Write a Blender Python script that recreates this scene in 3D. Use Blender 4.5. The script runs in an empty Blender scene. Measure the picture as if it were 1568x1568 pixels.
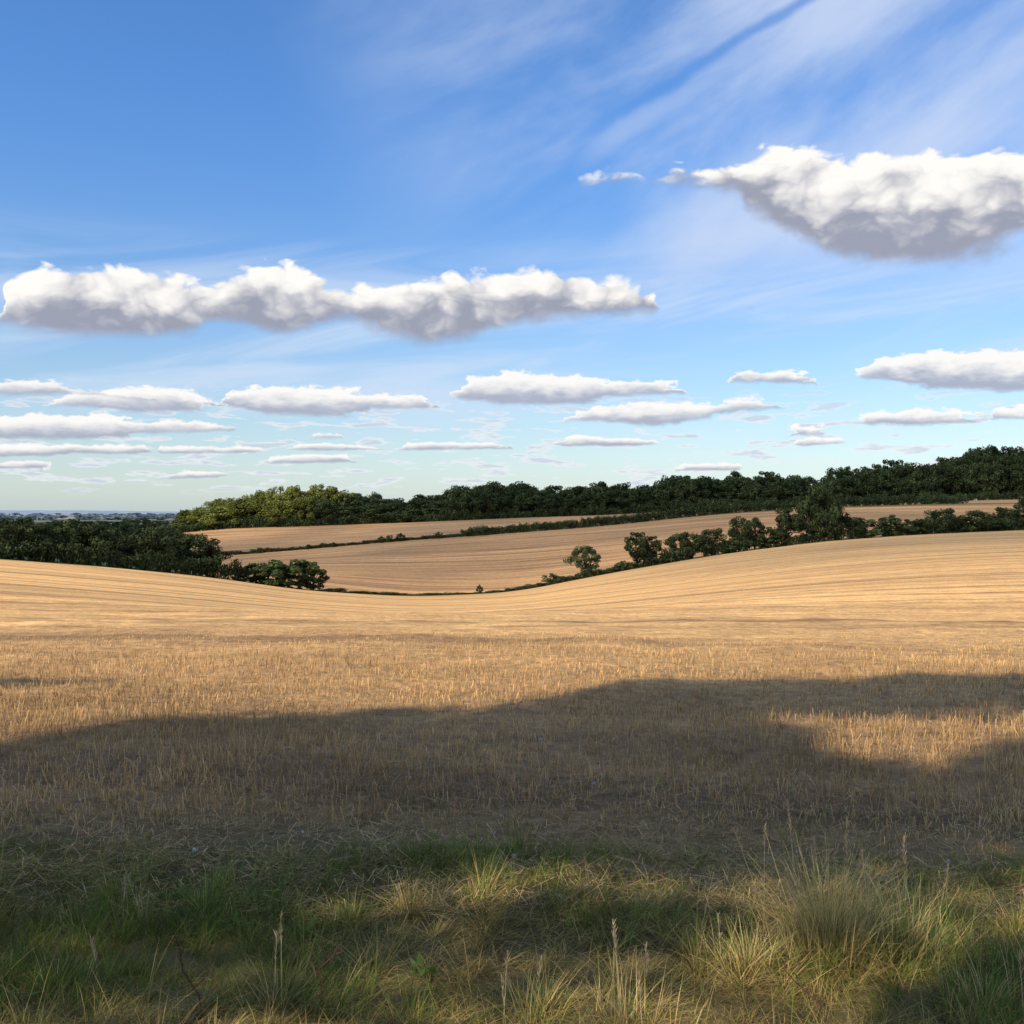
import bpy, math, numpy as np
from mathutils import Vector
rng=np.random.default_rng(7)
R=math.radians
SUN_AZ=R(50); SUN_EL=R(36); CAMZ=1.6
scene=bpy.context.scene
scene.view_settings.view_transform='Standard'
scene.view_settings.look='None'; scene.view_settings.exposure=0

# ---------------------------------------------------------------- terrain
US=np.array([-.6,-.2,0,.1,.15,.19,.2,.3,.4,.5,.6,.7,.8,.9,1.0,1.3,1.9])
def col(*v): return np.array(v,float)
YE =col(120,140,150,160,167,173,175,190,205,212,220,230,240,255,275,320,380)
DE =col(.02,.030,.045,.053,.058,.062,.063,.077,.083,.079,.059,.042,.029,.022,.018,.010,.004)
D100=col(.04,.048,.060,.068,.072,.075,.076,.087,.092,.089,.078,.066,.055,.047,.042,.035,.03)
D50=col(.064,.068,.076,.081,.084,.087,.088,.094,.099,.096,.090,.082,.075,.070,.067,.064,.06)
D370=col(.03,.03,.032,.034,.038,.048,.050,.039,.027,.0185,.011,.001,-.005,-.008,-.010,-.012,-.012)
D480=col(.022,.022,.022,.022,.022,.018,.014,.012,.009,.005,.002,-.004,-.007,-.010,-.013,-.015,-.015)
LY=np.linspace(math.log(8),math.log(14000),340)
SS=np.linspace(-1.1,1.4,260)
Z=np.zeros((len(SS),len(LY)))
for i,s in enumerate(SS):
    f=lambda a: float(np.interp(s+.5,US,a))
    ye=f(YE)
    left=1-np.clip((s+.5-.15)/.05,0,1)
    z480=CAMZ-480*f(D480)
    ky=[8,11,15,25,50,100,ye,ye+22,370,480,600]
    kz=[0,-.03,CAMZ-15*.118,CAMZ-25*.101,CAMZ-50*f(D50),CAMZ-100*f(D100),CAMZ-ye*f(DE),CAMZ-(ye+22)*(f(DE)-.002),CAMZ-370*f(D370),z480,z480+.3]
    for y,dl in ((1000,.012),(2500,.0060),(6000,.0016),(9000,.0002),(14000,.0)):
        zr=z480-(y-600)*.004 if y<3000 else CAMZ-y*.001
        ky.append(y); kz.append(left*(CAMZ-y*dl)+(1-left)*zr)
    Z[i]=np.interp(np.exp(LY),ky,kz)
def blur(a,ax,n):
    k=np.hanning(2*n+3)[1:-1]; k/=k.sum()
    p=[(0,0),(0,0)]; p[ax]=(n,n)
    b=np.pad(a,p,mode='edge')
    return np.apply_along_axis(lambda r:np.convolve(r,k,mode='valid'),ax,b)
Z=blur(blur(Z,1,5),0,5)
def relief(x,y):
    a=.018*np.sin(x*2.1+1.3*np.sin(y*1.7))+.014*np.sin(y*3.3+x*1.1)+.010*np.sin(x*5.1-y*4.3)+.03*np.sin(x*.45+y*.6)
    return a*np.clip((60-y)/40,0,1)+.25*np.sin(x*.05+y*.035)*np.sin(y*.06-x*.02+1)*np.clip((y-15)/30,0,1)*np.clip((180-y)/50,0,1)
def H(x,y):
    x=np.asarray(x,float); y=np.asarray(y,float)
    s=np.clip(x/np.maximum(y,14),SS[0],SS[-1]); ly=np.clip(np.log(np.maximum(y,8)),LY[0],LY[-1])
    a=(s-SS[0])/(SS[1]-SS[0]); b=(ly-LY[0])/(LY[1]-LY[0])
    i=np.minimum(a.astype(int),len(SS)-2); j=np.minimum(b.astype(int),len(LY)-2)
    a=a-i; b=b-j
    z=Z[i,j]*(1-a)*(1-b)+Z[i+1,j]*a*(1-b)+Z[i,j+1]*(1-a)*b+Z[i+1,j+1]*a*b
    return z+relief(x,y)
def Hs(x,y): return float(H(np.array([x]),np.array([y]))[0])

# ---------------------------------------------------------------- helpers
def build(name,verts,quads,mats=(),matidx=None,color=None,link=True,smooth=False):
    me=bpy.data.meshes.new(name)
    verts=np.asarray(verts,np.float32); quads=np.asarray(quads,np.int32)
    me.vertices.add(len(verts)); me.vertices.foreach_set('co',verts.ravel())
    k=quads.shape[1]
    me.loops.add(quads.size); me.loops.foreach_set('vertex_index',quads.ravel())
    me.polygons.add(len(quads)); me.polygons.foreach_set('loop_start',np.arange(0,quads.size,k,dtype=np.int32))
    for m in mats: me.materials.append(m)
    if matidx is not None: me.polygons.foreach_set('material_index',np.asarray(matidx,np.int32))
    if smooth: me.polygons.foreach_set('use_smooth',np.ones(len(quads),bool))
    me.update(calc_edges=True)
    if color is not None:
        c=np.ones((len(verts),4),np.float32); c[:,:3]=color
        at=me.color_attributes.new('Col','FLOAT_COLOR','POINT'); at.data.foreach_set('color',c.ravel())
    me.validate()
    if not link: return me
    ob=bpy.data.objects.new(name,me); scene.collection.objects.link(ob); return ob
def inst(name,me,loc,rot=0,sc=(1,1,1),parent=None):
    ob=bpy.data.objects.new(name,me); scene.collection.objects.link(ob)
    ob.location=loc; ob.rotation_euler=(0,0,rot); ob.scale=sc
    if parent: ob.parent=parent
    return ob
def empty(name):
    e=bpy.data.objects.new(name,None); scene.collection.objects.link(e); return e

class NT:
    def __init__(s,nt): s.nt=nt; s.n=nt.nodes; s.l=nt.links
    def _in(s,sock,v):
        if v is None: return
        if hasattr(v,'is_output'): s.l.new(v,sock)
        else: sock.default_value=v
    def m(s,op,a,b=None,c=None,clamp=False):
        n=s.n.new('ShaderNodeMath'); n.operation=op; n.use_clamp=clamp
        s._in(n.inputs[0],a); s._in(n.inputs[1],b); s._in(n.inputs[2],c); return n.outputs[0]
    def v(s,op,a,b=None):
        n=s.n.new('ShaderNodeVectorMath'); n.operation=op
        s._in(n.inputs[0],a); s._in(n.inputs[1],b); return n.outputs[0]
    def ss(s,x,a,b,o0=0.,o1=1.):
        n=s.n.new('ShaderNodeMapRange'); n.interpolation_type='SMOOTHSTEP'
        s._in(n.inputs[0],x); s._in(n.inputs[1],a); s._in(n.inputs[2],b); s._in(n.inputs[3],o0); s._in(n.inputs[4],o1); return n.outputs[0]
    def mr(s,x,a,b,o0=0.,o1=1.):
        n=s.n.new('ShaderNodeMapRange'); s._in(n.inputs[0],x)
        for i,q in enumerate((a,b,o0,o1)): n.inputs[i+1].default_value=q
        return n.outputs[0]
    def comb(s,x,y,z=0.):
        n=s.n.new('ShaderNodeCombineXYZ'); s._in(n.inputs[0],x); s._in(n.inputs[1],y); s._in(n.inputs[2],z); return n.outputs[0]
    def noise(s,vec,scale=1.,detail=4.,rough=.5,dist=0.,dim='3D'):
        n=s.n.new('ShaderNodeTexNoise'); n.noise_dimensions=dim
        s._in(n.inputs['Vector'],vec); n.inputs['Scale'].default_value=scale; n.inputs['Detail'].default_value=detail
        n.inputs['Roughness'].default_value=rough; n.inputs['Distortion'].default_value=dist; return n.outputs[0]
    def vor(s,vec,detail=1.,rough=.5,dim='2D'):
        n=s.n.new('ShaderNodeTexVoronoi'); n.voronoi_dimensions=dim; n.feature='F1'
        s._in(n.inputs['Vector'],vec); n.inputs['Scale'].default_value=1.; n.inputs['Detail'].default_value=detail; n.inputs['Roughness'].default_value=rough
        n.normalize=False
        return n.outputs['Distance']
    def mix(s,f,a,b,mode='MIX'):
        n=s.n.new('ShaderNodeMix'); n.data_type='RGBA'; n.blend_type=mode
        s._in(n.inputs[0],f); s._in(n.inputs[6],a); s._in(n.inputs[7],b); return n.outputs[2]
def newmat(name):
    m=bpy.data.materials.new(name); m.use_nodes=True; t=NT(m.node_tree)
    bs=m.node_tree.nodes['Principled BSDF']; bs.inputs['Roughness'].default_value=.9
    bs.inputs['Specular IOR Level'].default_value=.08
    return m,t,bs

# ground material
mg,t,bs=newmat('stubble_soil')
at=t.n.new('ShaderNodeAttribute'); at.attribute_name='Col'
geo=t.n.new('ShaderNodeNewGeometry'); P=geo.outputs['Position']
rot=t.n.new('ShaderNodeVectorRotate'); rot.inputs['Angle'].default_value=R(8); t.l.new(P,rot.inputs['Vector']); PR=rot.outputs[0]
n1=t.noise(t.v('MULTIPLY',PR,(.04,1.3,0.)),1,3,.6,.3,'2D'); n2=t.noise(t.v('MULTIPLY',PR,(.008,.13,0.)),1,2,.6,.5,'2D')
n3=t.noise(t.v('MULTIPLY',PR,(.010,.32,0.)),1,2,.5,.15,'2D')
n4=t.noise(P,7,3,.75); n5=t.noise(P,.9,3,.65); n6=t.noise(P,.03,2,.5)
f=t.m('MULTIPLY',t.mr(n1,.3,.7,.80,1.14),t.mr(n2,.3,.7,.80,1.14))
f=t.m('MULTIPLY',f,t.ss(n3,.56,.64,1.,.68))
sx=t.n.new('ShaderNodeSeparateXYZ'); t.l.new(PR,sx.inputs[0])
ph=t.m('FRACT',t.m('ADD',t.m('DIVIDE',sx.outputs[1],14.),t.m('MULTIPLY',n6,.35)))
d1=t.m('ABSOLUTE',t.m('SUBTRACT',t.m('ABSOLUTE',t.m('SUBTRACT',ph,.5)),.065))
f=t.m('MULTIPLY',f,t.ss(d1,.015,.04,.72,1.))
f=t.m('MULTIPLY',f,t.mr(n4,.3,.7,.60,1.30))
f=t.m('MULTIPLY',f,t.mr(n5,.3,.7,.82,1.16))
f=t.m('MULTIPLY',f,t.mr(n6,.3,.7,.88,1.12))
c=t.mix(1.,at.outputs[0],t.comb(f,f,t.m('POWER',f,.85)),'MULTIPLY')
t.l.new(c,bs.inputs['Base Color'])
bu=t.n.new('ShaderNodeBump'); bu.inputs['Strength'].default_value=.6; bu.inputs['Distance'].default_value=.06
t.l.new(t.m('ADD',n4,t.m('MULTIPLY',n1,1.5)),bu.inputs['Height']); t.l.new(bu.outputs[0],bs.inputs['Normal'])

def attrmat(name,rough=.8,trans=0.,noise_amt=.25,nscale=3.,base=None):
    m,t,bs=newmat(name); bs.inputs['Roughness'].default_value=rough
    if base is None:
        a=t.n.new('ShaderNodeAttribute'); a.attribute_name='Col'; cc=a.outputs[0]
    else: cc=(*base,1)
    tc=t.n.new('ShaderNodeNewGeometry')
    nn=t.mr(t.noise(tc.outputs['Position'],nscale,2,.6),.3,.7,1-noise_amt,1+noise_amt)
    oi=t.n.new('ShaderNodeObjectInfo')
    nn=t.m('MULTIPLY',nn,t.mr(oi.outputs['Random'],0,1,.75,1.3))
    cc=t.mix(1.,cc,t.comb(nn,nn,nn),'MULTIPLY'); t.l.new(cc,bs.inputs['Base Color'])
    if trans>0:
        tr=t.n.new('ShaderNodeBsdfTranslucent'); t.l.new(cc,tr.inputs[0])
        mx=t.n.new('ShaderNodeMixShader'); mx.inputs[0].default_value=trans
        out=m.node_tree.nodes['Material Output']
        t.l.new(bs.outputs[0],mx.inputs[1]); t.l.new(tr.outputs[0],mx.inputs[2]); t.l.new(mx.outputs[0],out.inputs[0])
    return m
m_leaf=attrmat('oak_foliage',.8,0.,.3,.5)
m_bark=attrmat('bark',.95,0,.3,4.,(.07,.05,.035))
m_grass=attrmat('grass_blades',.6,.3,.15,5.)
m_straw=attrmat('straw',.7,0.,.2,5.)

# terrain mesh
ys=np.concatenate([np.arange(-40,-2,1.),np.arange(-2,16,.14),16*1.0155**np.arange(0,438)])
tt=np.linspace(-1.35,1.35,420)
YY,TT=np.meshgrid(ys,tt,indexing='ij'); XX=TT*(YY+45)
ZZ=H(XX,YY)
hill=14*np.sin(XX*.0013+.8)+9*np.sin(XX*.0031+YY*.0004)+4*np.sin(XX*.011)+3*np.sin(XX*.019+2)
ZZ+=np.clip((YY-4500)/3000,0,1)*np.clip(hill*.8,-4,30)
V=np.stack([XX,YY,ZZ],-1).reshape(-1,3)
nr,nc=XX.shape
idx=np.arange(nr*nc).reshape(nr,nc)
Q=np.stack([idx[:-1,:-1],idx[:-1,1:],idx[1:,1:],idx[1:,:-1]],-1).reshape(-1,4)
S=XX/np.maximum(YY,14)
ye=np.interp(S+.5,US,YE)
def lerp(a,b,w): return a*(1-w[...,None])+b*w[...,None]
sm=lambda x,a,b: np.clip((x-a)/(b-a),0,1)
wig=.25*np.sin(XX*1.3)+.15*np.sin(XX*3.1+1)
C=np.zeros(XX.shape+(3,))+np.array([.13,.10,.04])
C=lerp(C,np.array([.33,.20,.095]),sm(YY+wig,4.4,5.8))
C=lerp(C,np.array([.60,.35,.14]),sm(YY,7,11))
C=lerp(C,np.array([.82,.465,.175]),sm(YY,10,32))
C=lerp(C,np.array([.10,.13,.05]),sm(YY,ye-1.5,ye+1))
inright=sm(S,-.335,-.325)
C=lerp(C,np.array([.70,.37,.145]),sm(YY,ye+3,ye+8)*inright)
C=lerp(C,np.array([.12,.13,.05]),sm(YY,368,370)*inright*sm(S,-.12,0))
C=lerp(C,np.array([.70,.38,.155]),sm(YY,376,380)*inright)
leftc=np.where((np.sin(XX*.02+YY*.013)*np.sin(YY*.017)>.25)[...,None],np.array([.34,.27,.13]),np.array([.07,.10,.04]))
C=lerp(C,np.array([.07,.09,.04])+0*C,sm(YY,ye+3,ye+8)*(1-inright))
wl=sm(YY,ye+60,ye+100)*(1-inright); C=C*(1-wl[...,None])+leftc*wl[...,None]
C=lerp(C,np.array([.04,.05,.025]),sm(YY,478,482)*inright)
patch=(np.sin(XX*.006+np.sin(YY*.003)*2)*np.sin(YY*.004+XX*.002)>.1)
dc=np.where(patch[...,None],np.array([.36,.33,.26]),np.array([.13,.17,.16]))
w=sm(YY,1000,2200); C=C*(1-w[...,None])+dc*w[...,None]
w=sm(YY,2500,7000); C=C*(1-w[...,None])+(dc*.4+np.array([.25,.31,.38]))*w[...,None]  # bluish distance haze painted into the far ground colour
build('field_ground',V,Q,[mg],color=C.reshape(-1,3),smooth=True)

# ---------------------------------------------------------------- foliage generators
def cards(cent,nrm,size,r):
    n=len(cent)
    nrm=nrm/np.maximum(np.linalg.norm(nrm,axis=1,keepdims=True),1e-6)
    a=np.cross(nrm,r.normal(size=(n,3))); a/=np.maximum(np.linalg.norm(a,axis=1,keepdims=True),1e-6)
    b=np.cross(nrm,a); s=np.asarray(size).reshape(-1,1)
    a=a*s*.5; b=b*s*.5*r.uniform(.55,.9,(n,1))
    v=np.stack([cent-a,cent-b*.9,cent+a,cent+b],1).reshape(-1,3)
    q=np.arange(n*4).reshape(n,4); return v,q
def tube(p0,p1,r0,r1,k=7):
    p0=np.array(p0,float);p1=np.array(p1,float); d=p1-p0; d/=np.linalg.norm(d)
    u=np.cross(d,[.3,.9,.1]); u/=np.linalg.norm(u); w=np.cross(d,u)
    an=np.arange(k)*2*math.pi/k; ring=np.cos(an)[:,None]*u+np.sin(an)[:,None]*w
    v=np.concatenate([p0+ring*r0,p1+ring*r1]); i=np.arange(k); j=(i+1)%k
    return v,np.stack([i,j,j+k,i+k],1)
def limb(p0,p1,r0,r1,r,segs=3):
    pts=[np.array(p0,float)]; L=np.linalg.norm(np.array(p1)-p0)
    for q in range(1,segs+1):
        p=np.array(p0)+(np.array(p1)-p0)*q/segs
        if q<segs: p=p+r.normal(size=3)*L*.06+np.array([0,0,L*.05])
        pts.append(p)
    out=[]
    for q in range(segs): out.append(tube(pts[q],pts[q+1],r0+(r1-r0)*q/segs,r0+(r1-r0)*(q+1)/segs,6))
    return out
def assemble(parts_bark,blobs,leaf_per,leaf_size,r,colr,colvar=.4):
    vs=[];qs=[];mi=[];cs=[];o=0
    for v,q in parts_bark:
        vs.append(v);qs.append(q+o);o+=len(v);mi.append(np.zeros(len(q)));cs.append(np.tile([.07,.05,.035],(len(v),1)))
    for (bc,br,dens) in blobs:
        n=int(leaf_per*dens)
        d=r.normal(size=(n,3)); d/=np.linalg.norm(d,axis=1,keepdims=True)
        rad=r.uniform(.35,1.08,(n,1))**.45
        ctr=np.array(bc)+d*rad*np.array(br)
        nn=d+r.normal(size=(n,3))*.5+np.array([0,0,.15])
        v,q=cards(ctr,nn,leaf_size*r.uniform(.6,1.35,n),r)
        cl=r.uniform(1-colvar,1+colvar)
        c=np.array(colr)*cl*r.uniform(.7,1.3,(n,1))*(np.array([1,1,1])+r.normal(size=(n,3))*.06)
        vs.append(v);qs.append(q+o);o+=len(v);mi.append(np.ones(n));cs.append(np.repeat(np.clip(c,.005,1),4,axis=0))
    return np.concatenate(vs),np.concatenate(qs),np.concatenate(mi),np.concatenate(cs)
def tree(name,seed,nb=40,leaf_per=110,leaf=.045,colr=(.044,.058,.021),lowcrown=.06):
    r=np.random.default_rng(seed); bark=[];blobs=[]
    bark.append(tube([0,0,-.05],[.01,0,.25],.035,.024,8)); top=np.array([.0+r.normal()*.02,r.normal()*.02,.5])
    bark.append(tube([.01,0,.25],top,.024,.014,8))
    lob=r.uniform(0,6.28,3)
    for k in range(nb):
        th=r.uniform(0,6.283); cz=r.uniform(-1,1)
        rr=max(0,1-abs(cz)**2.4)**.5
        out=.38*(1+.18*math.sin(2*th+lob[0])+.14*math.sin(3*th+lob[1]))*(1-.10*cz)
        zc=(1+lowcrown)/2; zr=(1-lowcrown)/2-.09
        fr=r.uniform(.62,1)
        c=np.array([math.cos(th)*rr*out*fr,math.sin(th)*rr*out*fr,zc+cz*zr*fr*(1+.10*math.sin(th*2+lob[2]))])
        br=np.array([1,1,.78])*r.uniform(.075,.15)
        blobs.append((c,br,r.uniform(.7,1.2)))
        if k%3==0:
            st=np.array([.01,0,r.uniform(.15,.42)]); bark+=limb(st,c,.012,.004,r)
    v,q,mi,c=assemble(bark,blobs,leaf_per,leaf,r,colr)
    return build(name,v,q,[m_bark,m_leaf],mi,c,link=False)
oaks=[tree('oak_mesh',10+i) for i in range(5)]
oaks_lit=[tree('oak_sunlit_mesh',30+i,colr=(.135,.145,.030)) for i in range(3)]  # sunlit copies of the oaks: sunlight put into a lighter leaf colour
hazy=[tree('hazy_tree_mesh',90,colr=(.17,.22,.24))]  # far trees with aerial haze painted into the leaf colour
bush=[tree('bush_mesh',50+i,nb=26,leaf_per=110,leaf=.06,colr=(.05,.068,.022),lowcrown=-.04) for i in range(3)]
def hedge(seed,colr=(.048,.062,.023)):
    r=np.random.default_rng(seed); bl=[];bk=[]
    for k in range(20):
        x=-3.6+7.2*(k+r.random())/20; z=r.uniform(.4,1.5); bl.append((np.array([x,r.normal()*.3,z]),np.array([.8,.6,r.uniform(.45,.8)]),1.))
        if k%3==0: bk+=limb([x,0,-.1],[x+.1,0,z],.04,.015,r,2)
    v,q,mi,c=assemble(bk,bl,70,.34,r,colr); return build('hedge_section',v,q,[m_bark,m_leaf],mi,c,link=False)
hedges=[hedge(70+i) for i in range(3)]

def y_edge(u): return float(np.interp(u,US,YE))
def put(name,me,u,vt,y,w,parent=None,r=rng):
    x=(u-.5)*y; zb=Hs(x,y)-.2; zt=CAMZ+(.5-vt)*y
    h=max(zt-zb,1.2); wd=w*y/.84
    return inst(name,me,(x,y,zb),r.uniform(0,6.28),(wd,wd,h/.945),parent)
for u,vt,w in [(.572,.531,.030),(.622,.519,.028),(.636,.523,.024),(.660,.520,.026),(.676,.517,.03),(.695,.513,.026),(.722,.503,.026),(.737,.505,.026),(.768,.496,.034),(.803,.472,.034),(.790,.483,.028),(.815,.49,.028),(.832,.502,.034),
               (.918,.494,.034),(.955,.497,.034),(.985,.493,.03),(1.003,.484,.034),(1.03,.488,.034)]:
    y=y_edge(u)+rng.uniform(3,7); put('oak_tree',oaks[rng.integers(5)],u,vt,y,w)
for u,vt,w in [(.538,.560,.02),(.55,.564,.016),(.605,.552,.014),(.592,.556,.02),(.468,.571,.008),(.648,.540,.02),(.71,.528,.03),(.75,.515,.03),
               (.845,.506,.03),(.87,.503,.034),(.893,.506,.03),(.935,.502,.03),(.97,.503,.03)]:
    y=y_edge(u)+rng.uniform(2,5); put('hawthorn_bush',bush[rng.integers(3)],u,vt,y,w)
for u,vt,w in [(.25,.549,.04),(.27,.546,.044),(.292,.545,.04),(.306,.549,.03),(.238,.556,.024),(.262,.551,.04),(.282,.550,.04)]:
    y=y_edge(u)+rng.uniform(3,6); put('hawthorn_bush',bush[rng.integers(3)],u,vt,y,w)
for u,vt,w in [(.19,.520,.05),(.202,.526,.036),(.178,.524,.04),(.165,.522,.035),(.145,.513,.045),(.12,.520,.04),(.095,.508,.045),(.07,.506,.04),(.045,.508,.04),(.02,.505,.045),(-.005,.506,.045),(-.04,.504,.05),(-.08,.5,.05)]:
    y=y_edge(u)+rng.uniform(5,10); put('oak_tree',oaks[rng.integers(5)],u,vt,y,w)
lw=empty('valley_woodland')
for k in range(130):
    u=rng.uniform(-.15,.175); y=rng.uniform(215,470); vt=.508+.008*rng.random()+ max(u,0)*.03*(y<300)
    if .105<u<.135 and y<330: continue
    put('tree_%d'%k,oaks[rng.integers(5)],u,vt,y,rng.uniform(.018,.03),lw)
for k in range(90):
    y=rng.uniform(560,1000); u=rng.uniform(-.2,.175); x=(u-.5)*y; z=Hs(x,y)-.5
    h=rng.uniform(4,7); inst('tree_b%d'%k,oaks[rng.integers(5)],(x,y,z),rng.uniform(0,6),(h*1.6,h*1.6,h),lw)
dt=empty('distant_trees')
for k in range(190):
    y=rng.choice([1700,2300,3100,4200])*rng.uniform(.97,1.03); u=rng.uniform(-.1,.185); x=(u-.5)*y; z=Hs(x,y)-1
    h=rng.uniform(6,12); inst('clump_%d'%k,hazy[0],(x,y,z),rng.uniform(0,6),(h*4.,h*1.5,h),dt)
TU=[.17,.18,.2,.22,.25,.27,.30,.33,.35,.38,.395,.403,.41,.43,.445,.46,.48,.5,.52,.55,.58,.62,.64,.65,.68,.7,.74,.76,.78,.80,.805,.82,.84,.86,.88,.9,.92,.94,.96,.98,1.0,1.2]
TV=[.51,.50,.495,.490,.485,.480,.477,.479,.484,.487,.493,.497,.489,.485,.473,.480,.471,.475,.477,.478,.473,.474,.476,.470,.464,.470,.461,.468,.464,.474,.466,.456,.462,.455,.453,.458,.45,.443,.438,.439,.441,.44]
wd=empty('skyline_woodland')
k=0
for row,(y0,lift) in enumerate([(483,.006),(490,.0),(500,-.001),(512,.0)]):
    u=.178+row*.004
    while u<1.12:
        y=y0+rng.uniform(-3,3); vt=np.interp(u,TU,TV)+lift-.001+rng.uniform(-.005,.006)
        me=(oaks_lit[rng.integers(3)] if u<.335 and not(row==0 and u>.31) else oaks[rng.integers(5)])
        put('tree_%d'%k,me,u,vt,y,rng.uniform(.02,.038),wd); k+=1
        u+=rng.uniform(.009,.018)
u=.185
while u<1.12:
    for y0 in (477,505):
        y=y0+rng.uniform(-2,1); x=(u-.5)*y
        sc=rng.uniform(1.6,3.2)*(1 if y0==477 else 1.8); inst('understorey_%d'%k,(hedges)[k%3],(x,y,Hs(x,y)-.5),rng.uniform(-.2,.2),(1.3,1.3,sc),wd); k+=1
    u+=.012
def hedgeline(name,pts,hmin,hmax,sp=4.5):
    e=empty(name); n=0
    for (a,b) in zip(pts[:-1],pts[1:]):
        a=np.array(a,float);b=np.array(b,float);L=np.linalg.norm(b-a); m=max(1,int(round(L/sp)))
        for i in range(m):
            p=a+(b-a)*(i+rng.uniform(0,.5))/m; h=rng.uniform(hmin,hmax)
            inst('section_%d'%n,hedges[n%3],(p[0],p[1],Hs(*p)-.15),math.atan2(b[1]-a[1],b[0]-a[0])+rng.normal()*.06,(1,rng.uniform(.7,1.3),h/2.),e); n+=1
def epts(us,off): return [((u-.5)*(y_edge(u)+off),y_edge(u)+off) for u in us]
hedgeline('hedgerow',epts(np.linspace(.66,1.1,24),3),2.2,4.2)
hedgeline('hedgerow',epts(np.linspace(.545,.67,10),3),1.0,2.2)
hedgeline('field_edge_scrub',epts(np.linspace(.31,.55,24),2),.3,.8)
hedgeline('hedgerow',epts(np.linspace(-.2,.235,20),3),2.5,4.)
hp=np.linspace(.212,.95,40)
hedgeline('hedgerow',[((u-.5)*372,372+8*math.sin(u*9)) for u in hp if u<.46],1.0,1.9,4.)
hedgeline('hedgerow',[((u-.5)*372,372+8*math.sin(u*9)) for u in hp if u>=.44],2.6,4.2,3.6)
for u,h,w in [(.392,3.4,4.),(.382,3.,3.4),(.374,2.8,3.),(.43,2.8,3.),(.325,2.2,3),(.30,2.2,2.4),(.46,3.2,4),(.475,3.6,4),(.25,2.6,3)]:
    y=371+8*math.sin(u*9);x=(u-.5)*372; inst('hawthorn_bush',bush[rng.integers(3)],(x,y,Hs(x,y)-.2),rng.uniform(0,6),(w*1.2,w*1.2,h))

# ---------------------------------------------------------------- trees behind-left whose shadows fall on the field
kx=math.sin(SUN_AZ)/math.tan(SUN_EL); ky=math.cos(SUN_AZ)/math.tan(SUN_EL)
r=np.random.default_rng(5)
EX=[-12,-3.6,-2,0,2,3.4,5,7,12]; EY=[5.6,7.0,8.0,8.7,9.8,9.6,9.9,10,10]
targets=[]
for k in range(1400):
    gx=r.uniform(-10,9); ey=np.interp(gx,EX,EY)+.15*math.sin(gx*2.3)+.1*math.sin(gx*5.1+1); gy=r.uniform(2.0,ey-.2)
    al=gx*math.sin(SUN_AZ)+gy*math.cos(SUN_AZ); ac=gx*math.cos(SUN_AZ)-gy*math.sin(SUN_AZ)
    if gy>5.0 or (gx<-.8 and gy>4.4+.15*gx+.3):
        if 2.0<gx-.45*(gy-7.5)<5.6 and 6.5+.15*math.sin(gx*4)<gy<8.6+.15*math.sin(gx*3+1): continue
        if 2.2<gx-.6*(gy-5.6)<3.2 and 5.4<gy<5.8: continue
        keep=.42; br=r.uniform(.45,.85)
        br=min(br,ey-gy+.12)
        if gy<8.7 and gx>1.5 and gy>5.8: br=min(br,.5)
    elif gy>4.5:
        keep=.40 if math.sin(ac*5+al*.8)>-.1 else .05; br=r.uniform(.2,.4)
    else:
        st=math.sin(ac*6.5+1.+.8*math.sin(al*2.))
        keep=.42 if st>.05 else .04; br=r.uniform(.15,.32)
        if gx>1.5 : keep=max(keep,.2)
    if r.random()>keep: continue
    h=7.+(gy-4.)*.75+r.normal()*.7
    targets.append((gx,gy,h,br))
for gx,gy,br in [(-4.9,9.5,.3),(-4.5,9.7,.25),(-4.1,9.9,.2),(-5.4,9.3,.4),(-5.9,9.1,.4)]: targets.append((gx,gy,11.5,br))
TB=[(gx-kx*h,gy-ky*h,h,br) for gx,gy,h,br in targets]
arr=np.array(TB)
trunks=[(-16,-4.2),(-11.5,-2.2),(-7.2,-.6),(-3.2,-1.2)]
own=np.argmin(np.stack([(arr[:,0]-a)**2+(arr[:,1]-b)**2 for a,b in trunks]),axis=0)
for k,(a,b) in enumerate(trunks):
    sel=arr[own==k]
    if len(sel)==0: continue
    zg=Hs(a,b); bark=[]
    bark.append(tube([a,b,zg-.2],[a+.1,b,zg+2.5],.26,.2,10)); bark.append(tube([a+.1,b,zg+2.5],[a,b+.1,8.2],.2,.09,10))
    blobs=[]
    for j,(x,y,z,br) in enumerate(sel):
        blobs.append((np.array([x,y,z]),np.array([br,br,br*.8]),(br/.7)**2))
        if j%3==0: bark+=limb([a,b,r.uniform(3.,7.5)],[x,y,z],.045,.012,r,4)
    v,q,mi,c=assemble(bark,blobs,400,.17,r,(.05,.08,.025))
    v=v-np.array([a,b,0]); ob=build('ash_tree',v,q,[m_bark,m_leaf],mi,c); ob.location=(a,b,0)

# unseen cloud sheet added high behind the viewer, outlined to shade the far fields
poly=np.array([(-360,178),(-100,192),(-5,216),(12,150),(34,95),(75,62),(200,58),(800,58),(800,780),(-62,780),(-66,425),(-360,425)],float)
def inside(px,py):
    ins=np.zeros(px.shape,bool); n=len(poly)
    for i in range(n):
        x1,y1=poly[i];x2,y2=poly[(i+1)%n]
        cnd=((y1>py)!=(y2>py))&(px<(x2-x1)*(py-y1)/((y2-y1)+1e-9)+x1); ins^=cnd
    return ins
cz=1500.; gx=np.arange(-380,820,9.);gy=np.arange(40,800,9.)
GX,GY=np.meshgrid(gx,gy,indexing='ij')
wx=GX+10*np.sin(GY*.05+1)+5*np.sin(GY*.13); wy=GY+6*np.sin(GX*.06)+4*np.sin(GX*.15+2)
M=inside(wx,wy); D=M.astype(float); D=blur(blur(D,0,6),1,6)
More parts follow.
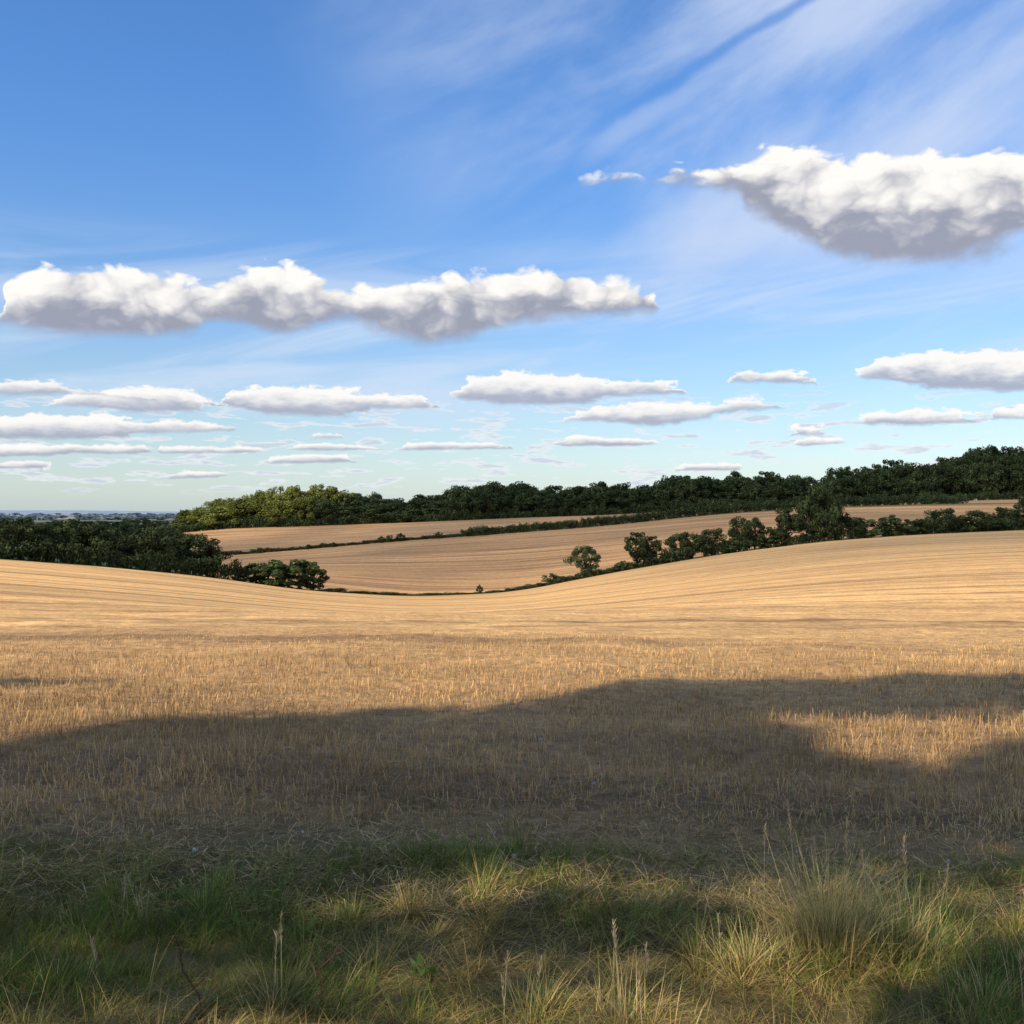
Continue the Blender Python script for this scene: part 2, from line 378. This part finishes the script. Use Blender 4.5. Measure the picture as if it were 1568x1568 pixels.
top=cz+M*(np.sqrt(np.clip(D-.3,0,1))*90*(1+.35*np.sin(GX*.07+np.sin(GY*.05))*np.sin(GY*.08))+3)
nx,ny=GX.shape; idx=np.arange(nx*ny).reshape(nx,ny)
X2=GX-kx*cz; Y2=GY-ky*cz
v=np.concatenate([np.stack([X2,Y2,top],-1).reshape(-1,3),np.stack([X2,Y2,np.full_like(top,cz-4)],-1).reshape(-1,3)])
cell=M[:-1,:-1]&M[1:,:-1]&M[1:,1:]&M[:-1,1:]
q=np.stack([idx[:-1,:-1],idx[1:,:-1],idx[1:,1:],idx[:-1,1:]],-1)[cell]
q=np.concatenate([q,q[:,::-1]+nx*ny])
mc,t,bs=newmat('shade_cloud_vapour'); bs.inputs['Base Color'].default_value=(.9,.9,.92,1)
g=t.n.new('ShaderNodeNewGeometry')
tp=t.n.new('ShaderNodeBsdfTransparent'); mx=t.n.new('ShaderNodeMixShader')
t.l.new(bs.outputs[0],mx.inputs[2]); t.l.new(tp.outputs[0],mx.inputs[1])
nn2=t.mr(t.noise(g.outputs['Position'],.006,1,.6),.3,.7,.28,.48); t.l.new(nn2,mx.inputs[0])
t.l.new(mx.outputs[0],mc.node_tree.nodes['Material Output'].inputs[0])
build('shade_cloud',v,q,[mc],smooth=True)

# ---------------------------------------------------------------- blades
def blades(x,y,z,L,az,th0,bend,w,colr,K=4,tipw=.12,r=rng):
    n=len(x); vs=[]
    px,py,pz=x.copy(),y.copy(),z.copy()
    tw=az+math.pi/2+r.normal(size=n)*.6
    for k in range(K):
        f=k/(K-1); ww=w*(1-(1-tipw)*f)*.5
        vs.append(np.stack([px-np.cos(tw)*ww,py-np.sin(tw)*ww,pz],-1)); vs.append(np.stack([px+np.cos(tw)*ww,py+np.sin(tw)*ww,pz],-1))
        th=th0+bend*(f+.5/(K-1)); st=L/(K-1)
        px=px+np.cos(az)*np.sin(th)*st; py=py+np.sin(az)*np.sin(th)*st; pz=pz+np.cos(th)*st
    V=np.stack(vs,1); V=V.reshape(-1,3)
    base=np.arange(n)[:,None]*(2*K)
    Q=np.concatenate([base+np.array([2*k,2*k+1,2*k+3,2*k+2]) for k in range(K-1)],0)
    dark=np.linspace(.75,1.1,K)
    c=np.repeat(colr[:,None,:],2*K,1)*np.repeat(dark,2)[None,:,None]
    return V,Q,c.reshape(-1,3)
def join(name,parts,mat):
    o=0;vs=[];qs=[];cs=[]
    for v,q,c in parts: vs.append(v);qs.append(q+o);cs.append(c);o+=len(v)
    return build(name,np.concatenate(vs),np.concatenate(qs),[mat],color=np.clip(np.concatenate(cs),.004,1))
r=np.random.default_rng(21)
def field_noise(x,y,a=1.,ph=0.): return np.sin(x*1.7*a+ph+1.5*np.sin(y*1.3*a+ph))*np.sin(y*2.1*a+ph*2+1.2*np.sin(x*1.1*a))
def wigf(x): return .25*np.sin(x*1.3)+.15*np.sin(x*3.1+1)
parts=[]
def stub(y0,y1,dens,w,hm,rowsp):
    ex=lambda y:y*.58+1.
    area=(ex(y0)+ex(y1))*(y1-y0); n=int(area*dens)
    y=r.uniform(y0,y1,n); x=r.uniform(-1,1,n)*ex(y)
    yy=y+.14*x
    row=np.round(yy/rowsp)*rowsp+r.normal(size=n)*rowsp*.22; y=row-.14*x
    x=x+.04*np.sin(y*40)
    clump=.5+.5*np.sin(x*9+np.round(yy/rowsp)*2.4)*np.sin(x*23+np.round(yy/rowsp)*1.3)
    k=(r.random(n)<(.2+.65*clump))&(y+wigf(x)>4.9+r.normal(size=n)*.25)&(r.random(n)<np.clip((17-y)/8,0,1)); x=x[k];y=y[k];n=len(x)
    L=hm*r.uniform(.3,1.3,n)*(1+.3*field_noise(x,y,.5)); L=L*np.clip((y-3.8)/2.5,.35,1)*np.clip((18-y)/8,.25,1)
    shade=r.uniform(.5,1.15,(n,1))*(.85+.2*field_noise(x,y,.8,1.)[:,None])*(1+.25*np.clip((y-9)/7,0,1))[:,None]
    c=np.array([.64,.39,.165])*shade*(1+r.normal(size=(n,3))*.04)
    g=(r.random(n)<.03+.14*(field_noise(x,y,.35,2.)>.5)); c[g]=np.array([.22,.24,.07])*shade[g]
    parts.append(blades(x,y,H(x,y)-.005,L,r.uniform(0,6.28,n),np.abs(r.normal(size=n))*.42,r.normal(size=n)*.15,w*r.uniform(.6,1.3,n),c,K=2,tipw=.7,r=r))
stub(4.6,8,2300,.0038,.09,.15)
stub(8,17,1150,.005,.07,.15)
join('crop_stubble',parts,m_straw)
n=34000; y=4.0+8*r.random(n)**1.2; x=r.uniform(-1,1,n)*(y*.6+1)
sh=r.uniform(.4,1.05,(n,1))
v=blades(x,y,H(x,y)+r.uniform(.003,.03,n),r.uniform(.03,.12,n),r.uniform(0,6.28,n),R(84)+r.normal(size=n)*.16,r.normal(size=n)*.1,np.full(n,.0035),np.array([.56,.36,.17])*sh,K=2,tipw=.8,r=r)
join('straw_litter',[v],m_straw)
# meadow grass of the field margin
parts=[]
def tufts(nt,y0,y1,nb,Lm,spread,flat,width=.0028,xr=.60,dry=0.):
    ty=y0+(y1-y0)*r.random(nt); tx=r.uniform(-1,1,nt)*(ty*xr+.4)
    fn=field_noise(tx,ty,1.3,.7)
    lean=r.normal(size=nt)*1.3+.4
    cnt=r.integers(int(nb*.5),int(nb*1.5),nt); ii=np.repeat(np.arange(nt),cnt); n=len(ii)
    rr=np.abs(r.normal(size=n))*spread; aa=r.uniform(0,6.28,n)
    x=tx[ii]+rr*np.cos(aa); y=ty[ii]+rr*np.sin(aa)
    tg=np.clip(.28+.50*fn+.28*((tx<-.5)&(tx>-1.7)&(ty>3.2)&(ty<4.4))+.25*((tx>1.3)&(ty<3.6))-dry+r.normal(size=nt)*.2,.02,.9)
    isg=r.random(n)<tg[ii]
    straw=np.array([.70,.49,.175]); grn=np.array([.20,.27,.042]); oliv=np.array([.40,.35,.085]); brn=np.array([.30,.18,.085])
    c=np.where(isg[:,None],grn,straw); mid=r.random(n); c[mid<.2]=oliv; c[mid>.9]=brn
    c=c*r.uniform(.45,1.25,(n,1))*(r.uniform(.55,1.2,nt)[ii])[:,None]
    az=np.where(r.random(n)<.5,lean[ii]+r.normal(size=n)*.4,aa)
    L=Lm*r.uniform(.4,1.4,n)*(r.uniform(.5,1.5,nt)[ii])
    th=np.abs(r.normal(size=n))*.35+flat*.5*(~isg)+flat*.1
    parts.append(blades(x,y,H(x,y)-.005,L,az,th,r.uniform(.2,1.4,n),width*r.uniform(.5,1.3,n),c,K=4,r=r))
tufts(2300,2.6,4.8,50,.095,.045,1.5)
tufts(330,2.6,4.3,55,.16,.035,.8)
tufts(520,4.4,5.7,28,.06,.07,1.7,dry=.05)
join('meadow_grass',parts,m_grass)
def tall(name,cx,cy,nb,L,spread,green,seed,lean=.25,heads=0):
    r=np.random.default_rng(seed); n=nb
    rr=np.abs(r.normal(size=n))*spread; aa=r.uniform(0,6.28,n)
    x=cx+rr*np.cos(aa); y=cy+rr*np.sin(aa)*.8
    isg=r.random(n)<green
    c=np.where(isg[:,None],np.array([.19,.26,.05]),np.array([.70,.52,.21]))*r.uniform(.45,1.25,(n,1))
    Ls=L*r.uniform(.2,1.1,n)*np.exp(-(rr/spread)**2*.12)
    ps=[blades(x,y,H(x,y)-.01,Ls,aa+r.normal(size=n)*.8,np.abs(r.normal(size=n))*lean*.8+rr/spread*.08,r.uniform(-.1,1.2,n),.003*r.uniform(.6,1.4,n),c,K=5,r=r)]
    for h in range(heads):
        a=r.uniform(0,6.28); x0=cx+r.normal()*spread; y0=cy+r.normal()*spread*.6; z0=Hs(x0,y0); Lh=L*r.uniform(.9,1.35); th=abs(r.normal())*.16
        tip=np.array([x0+math.cos(a)*math.sin(th)*Lh,y0+math.sin(a)*math.sin(th)*Lh,z0+math.cos(th)*Lh])
        one=np.ones(1)
        ps.append(blades(x0*one,y0*one,z0*one,Lh*one,a*one,th*one,0*one,.0022*one,np.array([[.55,.43,.24]]),K=5,tipw=.6,r=r))
        m=34; tpos=r.uniform(-.09,.0,m)
        px=tip[0]+math.cos(a)*math.sin(th)*tpos; py=tip[1]+math.sin(a)*math.sin(th)*tpos; pz=tip[2]+math.cos(th)*tpos
        ps.append(blades(px,py,pz,r.uniform(.012,.03,m),r.uniform(0,6.28,m),np.full(m,.4),np.full(m,.2),np.full(m,.003),np.tile([.50,.37,.22],(m,1)),K=5,r=r))
    return join(name,ps,m_grass)
tall('dry_grass_tuft',1.12,3.62,1150,.42,.11,.15,1,.5,9)
tall('dry_grass_tuft',1.40,3.7,900,.30,.15,.45,2,.55,3)
tall('dry_grass_tuft',.80,3.5,350,.20,.12,.25,3,.6,1)
tall('dry_grass_tuft',1.5,3.25,450,.20,.16,.5,4,.6,1)
tall('dry_grass_tuft',.35,3.2,200,.22,.12,.15,5,.6,4)
tall('green_grass_tuft',-1.22,4.05,320,.17,.10,.85,6,.5,0)
tall('green_grass_tuft',-.92,4.05,220,.15,.08,.85,7,.5,0)
tall('green_grass_tuft',-.62,4.0,260,.16,.08,.85,8,.5,0)
tall('green_grass_tuft',-1.5,3.35,260,.15,.12,.8,9,.5,1)
tall('green_grass_tuft',.5,3.95,200,.13,.10,.75,15,.5,0)
tall('green_grass_tuft',.1,3.3,200,.13,.12,.7,16,.5,0)
tall('green_grass_tuft',1.75,3.45,260,.17,.12,.8,17,.5,0)
tall('dry_grass_tuft',-1.42,3.95,60,.20,.06,.1,10,.3,2)
tall('dry_grass_tuft',-.75,3.3,100,.22,.06,.1,11,.3,2)
tall('green_grass_tuft',-.45,4.65,180,.11,.07,.8,12,.5,0)
tall('dry_grass_tuft',.05,3.25,120,.2,.08,.3,13,.4,3)
def stem(name,cx,cy,h,lean,seed):
    r=np.random.default_rng(seed); z=Hs(cx,cy); p0=np.array([cx,cy,z-.02]); p1=p0+np.array([lean*h,.1*h,h]); parts=limb(p0,p1,.003,.0012,r,4)
    for k in range(5):
        f=.4+.12*k; b=p0+(p1-p0)*f; a=r.uniform(0,6.28); parts+=limb(b,b+np.array([math.cos(a)*.07,math.sin(a)*.07,.06])*h*2,.0018,.001,r,2)
    o=0;vs=[];qs=[]
    for v,q in parts: vs.append(v);qs.append(q+o);o+=len(v)
    V=np.concatenate(vs); return build(name,V,np.concatenate(qs),[m_straw],color=np.tile([.10,.045,.03],(len(V),1)))
stem('dock_stem',-.95,3.15,.28,-.35,1); stem('dock_stem',-.62,3.25,.22,.3,2); stem('dock_stem',.95,3.2,.22,-.4,3)
def weed(cx,cy,n,L,seed):
    r=np.random.default_rng(seed); az=r.uniform(0,6.28,n); x=cx+r.normal(size=n)*.015; y=cy+r.normal(size=n)*.015
    K=6
    v,q,c=blades(x,y,H(x,y)+.01,L*r.uniform(.5,1.1,n),az,np.full(n,.6)+r.normal(size=n)*.3,r.uniform(.3,1.2,n),np.full(n,.001),np.tile([.14,.20,.04],(n,1))*r.uniform(.7,1.3,(n,1)),K=K,tipw=1.,r=r)
    v=v.reshape(n,K,2,3); mid=v.mean(2,keepdims=True); prof=np.array([.1,.5,.95,1.,.65,.08])[None,:,None,None]
    dv=v-mid; dv/=np.maximum(np.linalg.norm(dv,axis=-1,keepdims=True),1e-9); v=mid+dv*prof*.011
    return join('dock_plant',[(v.reshape(-1,3),q,c)],m_grass)
for k,(a,b) in enumerate([(-1.05,3.9),(-.78,3.85),(-1.35,4.15),(-1.6,3.2),(.2,4.5),(-.3,3.5),(1.75,3.6)]): weed(a,b,9,.08,k)
def flints():
    vs=[];qs=[];cs=[];o=0
    cube=np.array([[-1,-1,-1],[1,-1,-1],[1,1,-1],[-1,1,-1],[-1,-1,1],[1,-1,1],[1,1,1],[-1,1,1]],float)*.6
    oc=np.array([[0,3,2,1],[4,5,6,7],[0,1,5,4],[1,2,6,5],[2,3,7,6],[3,0,4,7]])
    for k in range(110):
        y=r.uniform(4.2,8); x=r.uniform(-.6,.6)*y; s=r.uniform(.008,.024)
        v=cube*r.uniform(.6,1.25,(8,1))*s*r.uniform(.7,1.3,3)+np.array([x,y,Hs(x,y)+s*.4])
        vs.append(v);qs.append(oc+o);o+=8;cs.append(np.tile([.5,.48,.44],(8,1))*r.uniform(.5,1.2))
    ob=build('flint_stones',np.concatenate(vs),np.concatenate(qs),[m_straw],color=np.concatenate(cs))
    b=ob.modifiers.new('s','SUBSURF'); b.levels=1; b.render_levels=1
flints()

# ---------------------------------------------------------------- sun + sky
sd=bpy.data.lights.new('sun','SUN'); sd.energy=5.; sd.angle=R(.53); sd.color=(1,.89,.72)
so=bpy.data.objects.new('sun',sd); scene.collection.objects.link(so)
dirv=Vector((math.sin(SUN_AZ)*math.cos(SUN_EL),math.cos(SUN_AZ)*math.cos(SUN_EL),-math.sin(SUN_EL)))
so.rotation_euler=dirv.to_track_quat('-Z','Y').to_euler(); so.location=(-20,-20,30)
w=bpy.data.worlds.new('World'); scene.world=w; w.use_nodes=True
try: w.cycles.sampling_method='NONE'
except Exception: pass
t=NT(w.node_tree); bg=w.node_tree.nodes['Background']; bg.inputs['Strength'].default_value=.1
sky=t.n.new('ShaderNodeTexSky'); sky.sky_type='NISHITA'; sky.sun_disc=False; sky.sun_elevation=SUN_EL
sky.sun_rotation=SUN_AZ+math.pi; sky.air_density=1.; sky.dust_density=.6; sky.ozone_density=2.0
tc=t.n.new('ShaderNodeTexCoord'); sp=t.n.new('ShaderNodeSeparateXYZ'); t.l.new(tc.outputs['Generated'],sp.inputs[0])
X,Y,Zd=sp.outputs
AZ=t.m('ARCTAN2',X,Y)
T=t.m('DIVIDE',Zd,t.m('SQRT',t.m('ADD',t.m('MULTIPLY',X,X),t.m('MULTIPLY',Y,Y))))
A0,A1=-.62,.62
def conv(u,v):
    s=u-.5; a=math.atan(s); return a,(.5-v)*math.cos(a)
def band(stops,az,Tt,Tb,soft,softb,th0,grow):
    rp=t.n.new('ShaderNodeValToRGB'); cr=rp.color_ramp; cr.interpolation='EASE'
    for i,(u,vb,vt) in enumerate(stops):
        if vb-vt>1e-5: vt-=grow
        a,b=conv(u,vb); _,tp=conv(u,vt); pos=(a-A0)/(A1-A0); pos=min(max(pos,0),1)
        if i<2: e=cr.elements[i]; e.position=pos
        else: e=cr.elements.new(pos)
        e.color=(b,max(tp-b,0),0,1)
    fac=t.mr(az,A0,A1,0,1); t.l.new(fac,rp.inputs[0])
    se=t.n.new('ShaderNodeSeparateColor'); t.l.new(rp.outputs[0],se.inputs[0]); b,h=se.outputs[0],se.outputs[1]
    dz=t.m('SUBTRACT',Tb,b); dt=t.m('SUBTRACT',h,t.m('SUBTRACT',Tt,b))
    al=t.m('MULTIPLY',t.m('MULTIPLY',t.ss(dt,th0,soft),t.ss(dz,th0,softb)),t.ss(h,.001,.005))
    tr=t.m('DIVIDE',dz,t.m('MAXIMUM',h,.002),clamp=True)
    return al,tr
p=t.comb(AZ,T,0.)
nb=t.noise(t.v('MULTIPLY',p,(15,22,1)),1,6,.54,0.,'2D')
nb2=t.noise(t.v('ADD',t.v('MULTIPLY',p,(15,22,1)),(4.3,9.1,0.)),1,4,.52,0.,'2D')
vr=t.vor(t.v('ADD',t.v('MULTIPLY',p,(26,40,1)),t.comb(t.m('MULTIPLY',nb,1.3),t.m('MULTIPLY',nb2,1.3))),2.,.5)
ns=t.noise(t.v('MULTIPLY',p,(60,130,1)),1,5,.6,0.,'2D'); ns2=t.noise(t.v('ADD',t.v('MULTIPLY',p,(40,100,1)),(3.3,7.1,0.)),1,3,.55,0.,'2D')
def warp(A,Bz,n,n2,Bv,Bb):
    nz=t.m('SUBTRACT',n,.5)
    tz=t.m('ADD',T,t.m('MULTIPLY',nz,Bz)); tb=t.m('ADD',T,t.m('MULTIPLY',nz,Bb))
    if Bv: tz=t.m('ADD',tz,t.m('MULTIPLY',t.m('SUBTRACT',vr,.42),Bv))
    return t.m('ADD',AZ,t.m('MULTIPLY',t.m('SUBTRACT',n2,.5),A)), tz, tb
W1=warp(.05,.034,nb,nb2,.024,.045); W2=warp(.04,.022,nb,nb2,.017,.026); W3=warp(.05,.016,ns,ns2,0,.005); W4=warp(.04,.008,ns,ns2,0,.003)
big=[(.56,.188,.188),(.58,.187,.172),(.605,.186,.166),(.63,.185,.176),(.665,.188,.162),(.69,.192,.168),(.715,.20,.156),(.745,.222,.152),(.78,.246,.140),(.82,.262,.148),(.87,.268,.152),(.93,.268,.142),(.97,.260,.140),(1.0,.244,.144),(1.06,.22,.165),(1.1,.21,.21)]
mid=[(0,.32,.32),(.013,.326,.272),(.05,.333,.262),(.10,.339,.262),(.15,.340,.262),(.185,.337,.272),(.203,.322,.280),(.225,.324,.270),(.27,.333,.258),(.305,.330,.264),(.33,.320,.278),(.342,.320,.286),(.36,.326,.280),(.385,.339,.276),(.42,.342,.276),(.445,.338,.266),(.48,.328,.264),(.55,.318,.268),(.60,.315,.274),(.632,.312,.282),(.648,.302,.302),(.72,.304,.304),(.735,.305,.293),(.75,.303,.303)]
c1=[(-.05,.39,.374),(.04,.388,.373),(.075,.388,.381),(.215,.40,.40),(.43,.39,.39),(.46,.394,.370),(.50,.398,.364),(.56,.398,.368),(.60,.39,.373),(.65,.388,.373),(.675,.388,.388),(.695,.38,.38),(.72,.376,.363),(.78,.378,.364),(.805,.38,.38),(.835,.37,.37),(.86,.374,.350),(.92,.383,.344),(1.0,.385,.343),(1.08,.38,.38)]
c2=[(.03,.40,.40),(.08,.400,.385),(.14,.406,.379),(.2,.404,.384),(.213,.40,.40),(.222,.40,.382),(.27,.408,.378),(.34,.410,.380),(.36,.402,.387),(.41,.402,.388),(.425,.40,.40),(.545,.415,.415),(.58,.414,.398),(.64,.419,.394),(.69,.412,.396),(.715,.406,.390),(.75,.402,.391),(.765,.4,.4)]
d1=[(-.05,.43,.41),(.05,.432,.406),(.12,.43,.406),(.14,.425,.413),(.18,.425,.411),(.22,.423,.416),(.23,.42,.42),(.29,.43,.43),(.32,.43,.423),(.345,.43,.43),(.755,.43,.43),(.775,.427,.416),(.8,.427,.418),(.815,.416,.416),(.85,.417,.404),(.9,.418,.400),(.945,.415,.402),(.955,.41,.41),(.97,.412,.399),(1.05,.412,.399)]
d2=[(-.05,.447,.434),(.04,.447,.433),(.07,.444,.434),(.13,.445,.434),(.145,.44,.44),(.16,.444,.435),(.25,.444,.436),(.27,.44,.44),(.30,.441,.433),(.36,.441,.434),(.385,.44,.44),(.40,.441,.432),(.48,.440,.432),(.5,.44,.44),(.535,.434,.434),(.56,.437,.425),(.62,.437,.427),(.66,.434,.434),(.77,.435,.435),(.79,.437,.426),(.82,.435,.428),(.84,.43,.43)]
d3=[(-.05,.46,.450),(.04,.459,.450),(.06,.465,.465),(.15,.469,.469),(.17,.469,.460),(.21,.468,.460),(.225,.463,.463),(.235,.454,.454),(.29,.454,.443),(.34,.453,.443),(.352,.452,.452),(.46,.454,.454),(.65,.462,.462),(.67,.461,.452),(.72,.461,.452),(.735,.456,.456),(.9,.456,.456),(.92,.456,.447),(1.,.456,.447)]
specs=[(d3,W4,.0026,.003,.0003,.001,0),(d2,W4,.0026,.003,.0003,.001,0),(d1,W3,.0036,.005,.0005,.003,0),(c2,W3,.0045,.006,.0006,.004,0),(c1,W3,.0045,.006,.0006,.004,0),(mid,W2,.009,.018,.001,.009,1),(big,W1,.012,.024,.001,.011,1)]
skyc=sky.outputs[0]
tint=t.mix(t.ss(T,.0,.42),(1.30,1.36,1.45,1),(.82,1.36,1.95,1))
skyc=t.mix(1.,skyc,tint,'MULTIPLY')
hz=t.m('POWER',t.m('SUBTRACT',1.,T,clamp=True),12.)
skyc=t.mix(t.m('MULTIPLY',hz,.4),skyc,(6.0,7.9,9.2,1))
ra=R(29); ca,sa=math.cos(ra),math.sin(ra)
U=t.m('ADD',t.m('MULTIPLY',AZ,ca),t.m('MULTIPLY',T,sa)); Vv=t.m('SUBTRACT',t.m('MULTIPLY',T,ca),t.m('MULTIPLY',AZ,sa))
cn=t.noise(t.comb(t.m('MULTIPLY',U,2.4),t.m('MULTIPLY',Vv,6.5),0.),1,6,.53,.15,'2D')
m1=t.ss(t.m('ADD',AZ,t.m('MULTIPLY',T,.45)),-.06,.28); m2=t.ss(T,.15,.27)
ci=t.m('MULTIPLY',t.m('MULTIPLY',t.ss(cn,.22,.66),m1),m2)
# old contrail: blue gap with a brighter lower edge, running up to the right
Vw=t.m('ADD',Vv,t.m('MULTIPLY',t.m('SUBTRACT',nb,.5),.014))
trl=t.m('MULTIPLY',t.ss(U,.20,.27),t.ss(U,.50,.62,1.,0.))
gap=t.m('MULTIPLY',t.ss(t.m('ABSOLUTE',t.m('SUBTRACT',Vw,.287)),.001,.010,1.,0.),trl)
rim=t.m('MULTIPLY',t.ss(t.m('ABSOLUTE',t.m('SUBTRACT',Vw,.270)),.001,.022,1.,0.),trl)
ci=t.m('MULTIPLY',t.m('MAXIMUM',ci,t.m('MULTIPLY',rim,.45)),t.m('SUBTRACT',1.,t.m('MULTIPLY',gap,.75)))
skyc=t.mix(t.m('MULTIPLY',ci,.85),skyc,(6.0,7.1,9.3,1))
cn2=t.noise(t.comb(t.m('MULTIPLY',AZ,3.),t.m('MULTIPLY',t.m('SUBTRACT',T,t.m('MULTIPLY',AZ,.12)),22.),0.),1,5,.58,.5,'2D')
m3=t.m('MULTIPLY',t.ss(T,.05,.12),t.ss(T,.20,.28,1.,0.))
skyc=t.mix(t.m('MULTIPLY',t.m('MULTIPLY',t.ss(cn2,.34,.74),m3),.7),skyc,(6.6,7.7,9.4,1))
nr_=t.noise(t.comb(t.m('MULTIPLY',AZ,19.),t.m('MULTIPLY',T,115.),0.),1,4,.55,.1,'2D')
m4=t.m('MULTIPLY',t.ss(T,.012,.03),t.ss(T,.08,.13,1.,0.))
fa=t.m('MULTIPLY',t.ss(nr_,.54,.62),m4)
skyc=t.mix(t.m('MULTIPLY',fa,.8),skyc,t.mix(t.ss(nr_,.56,.72),(9.0,9.2,9.4,1),(6.0,6.6,7.8,1)))
for st,(a,tz,tb),soft,softb,th0,grow,kind in specs:
    al,tr=band(sorted(st),a,tz,tb,soft,softb,th0,grow)
    if kind:
        lump=t.m('SUBTRACT',t.m('MULTIPLY',t.m('SUBTRACT',nb2,.5),.45),t.m('MULTIPLY',t.m('SUBTRACT',vr,.42),.38))
        sh=t.m('ADD',tr,lump)
        litv=t.ss(sh,.10,.70)
    else:
        sh=t.m('ADD',tr,t.m('MULTIPLY',t.m('SUBTRACT',ns2,.5),.5)); litv=t.ss(sh,.18,.76); al=t.m('MULTIPLY',al,.93)
    cc=t.mix(litv,(3.4,3.65,4.6,1) if kind else (4.1,4.5,5.6,1),(10.2,9.9,9.5,1))
    skyc=t.mix(al,skyc,cc)
t.l.new(skyc,bg.inputs[0])

# ---------------------------------------------------------------- camera
cd=bpy.data.cameras.new('camera'); cd.sensor_width=36; cd.lens=36; cd.clip_start=.05; cd.clip_end=40000
co=bpy.data.objects.new('camera',cd); scene.collection.objects.link(co)
co.location=(0,0,CAMZ); co.rotation_euler=(R(90),0,0)
scene.camera=co
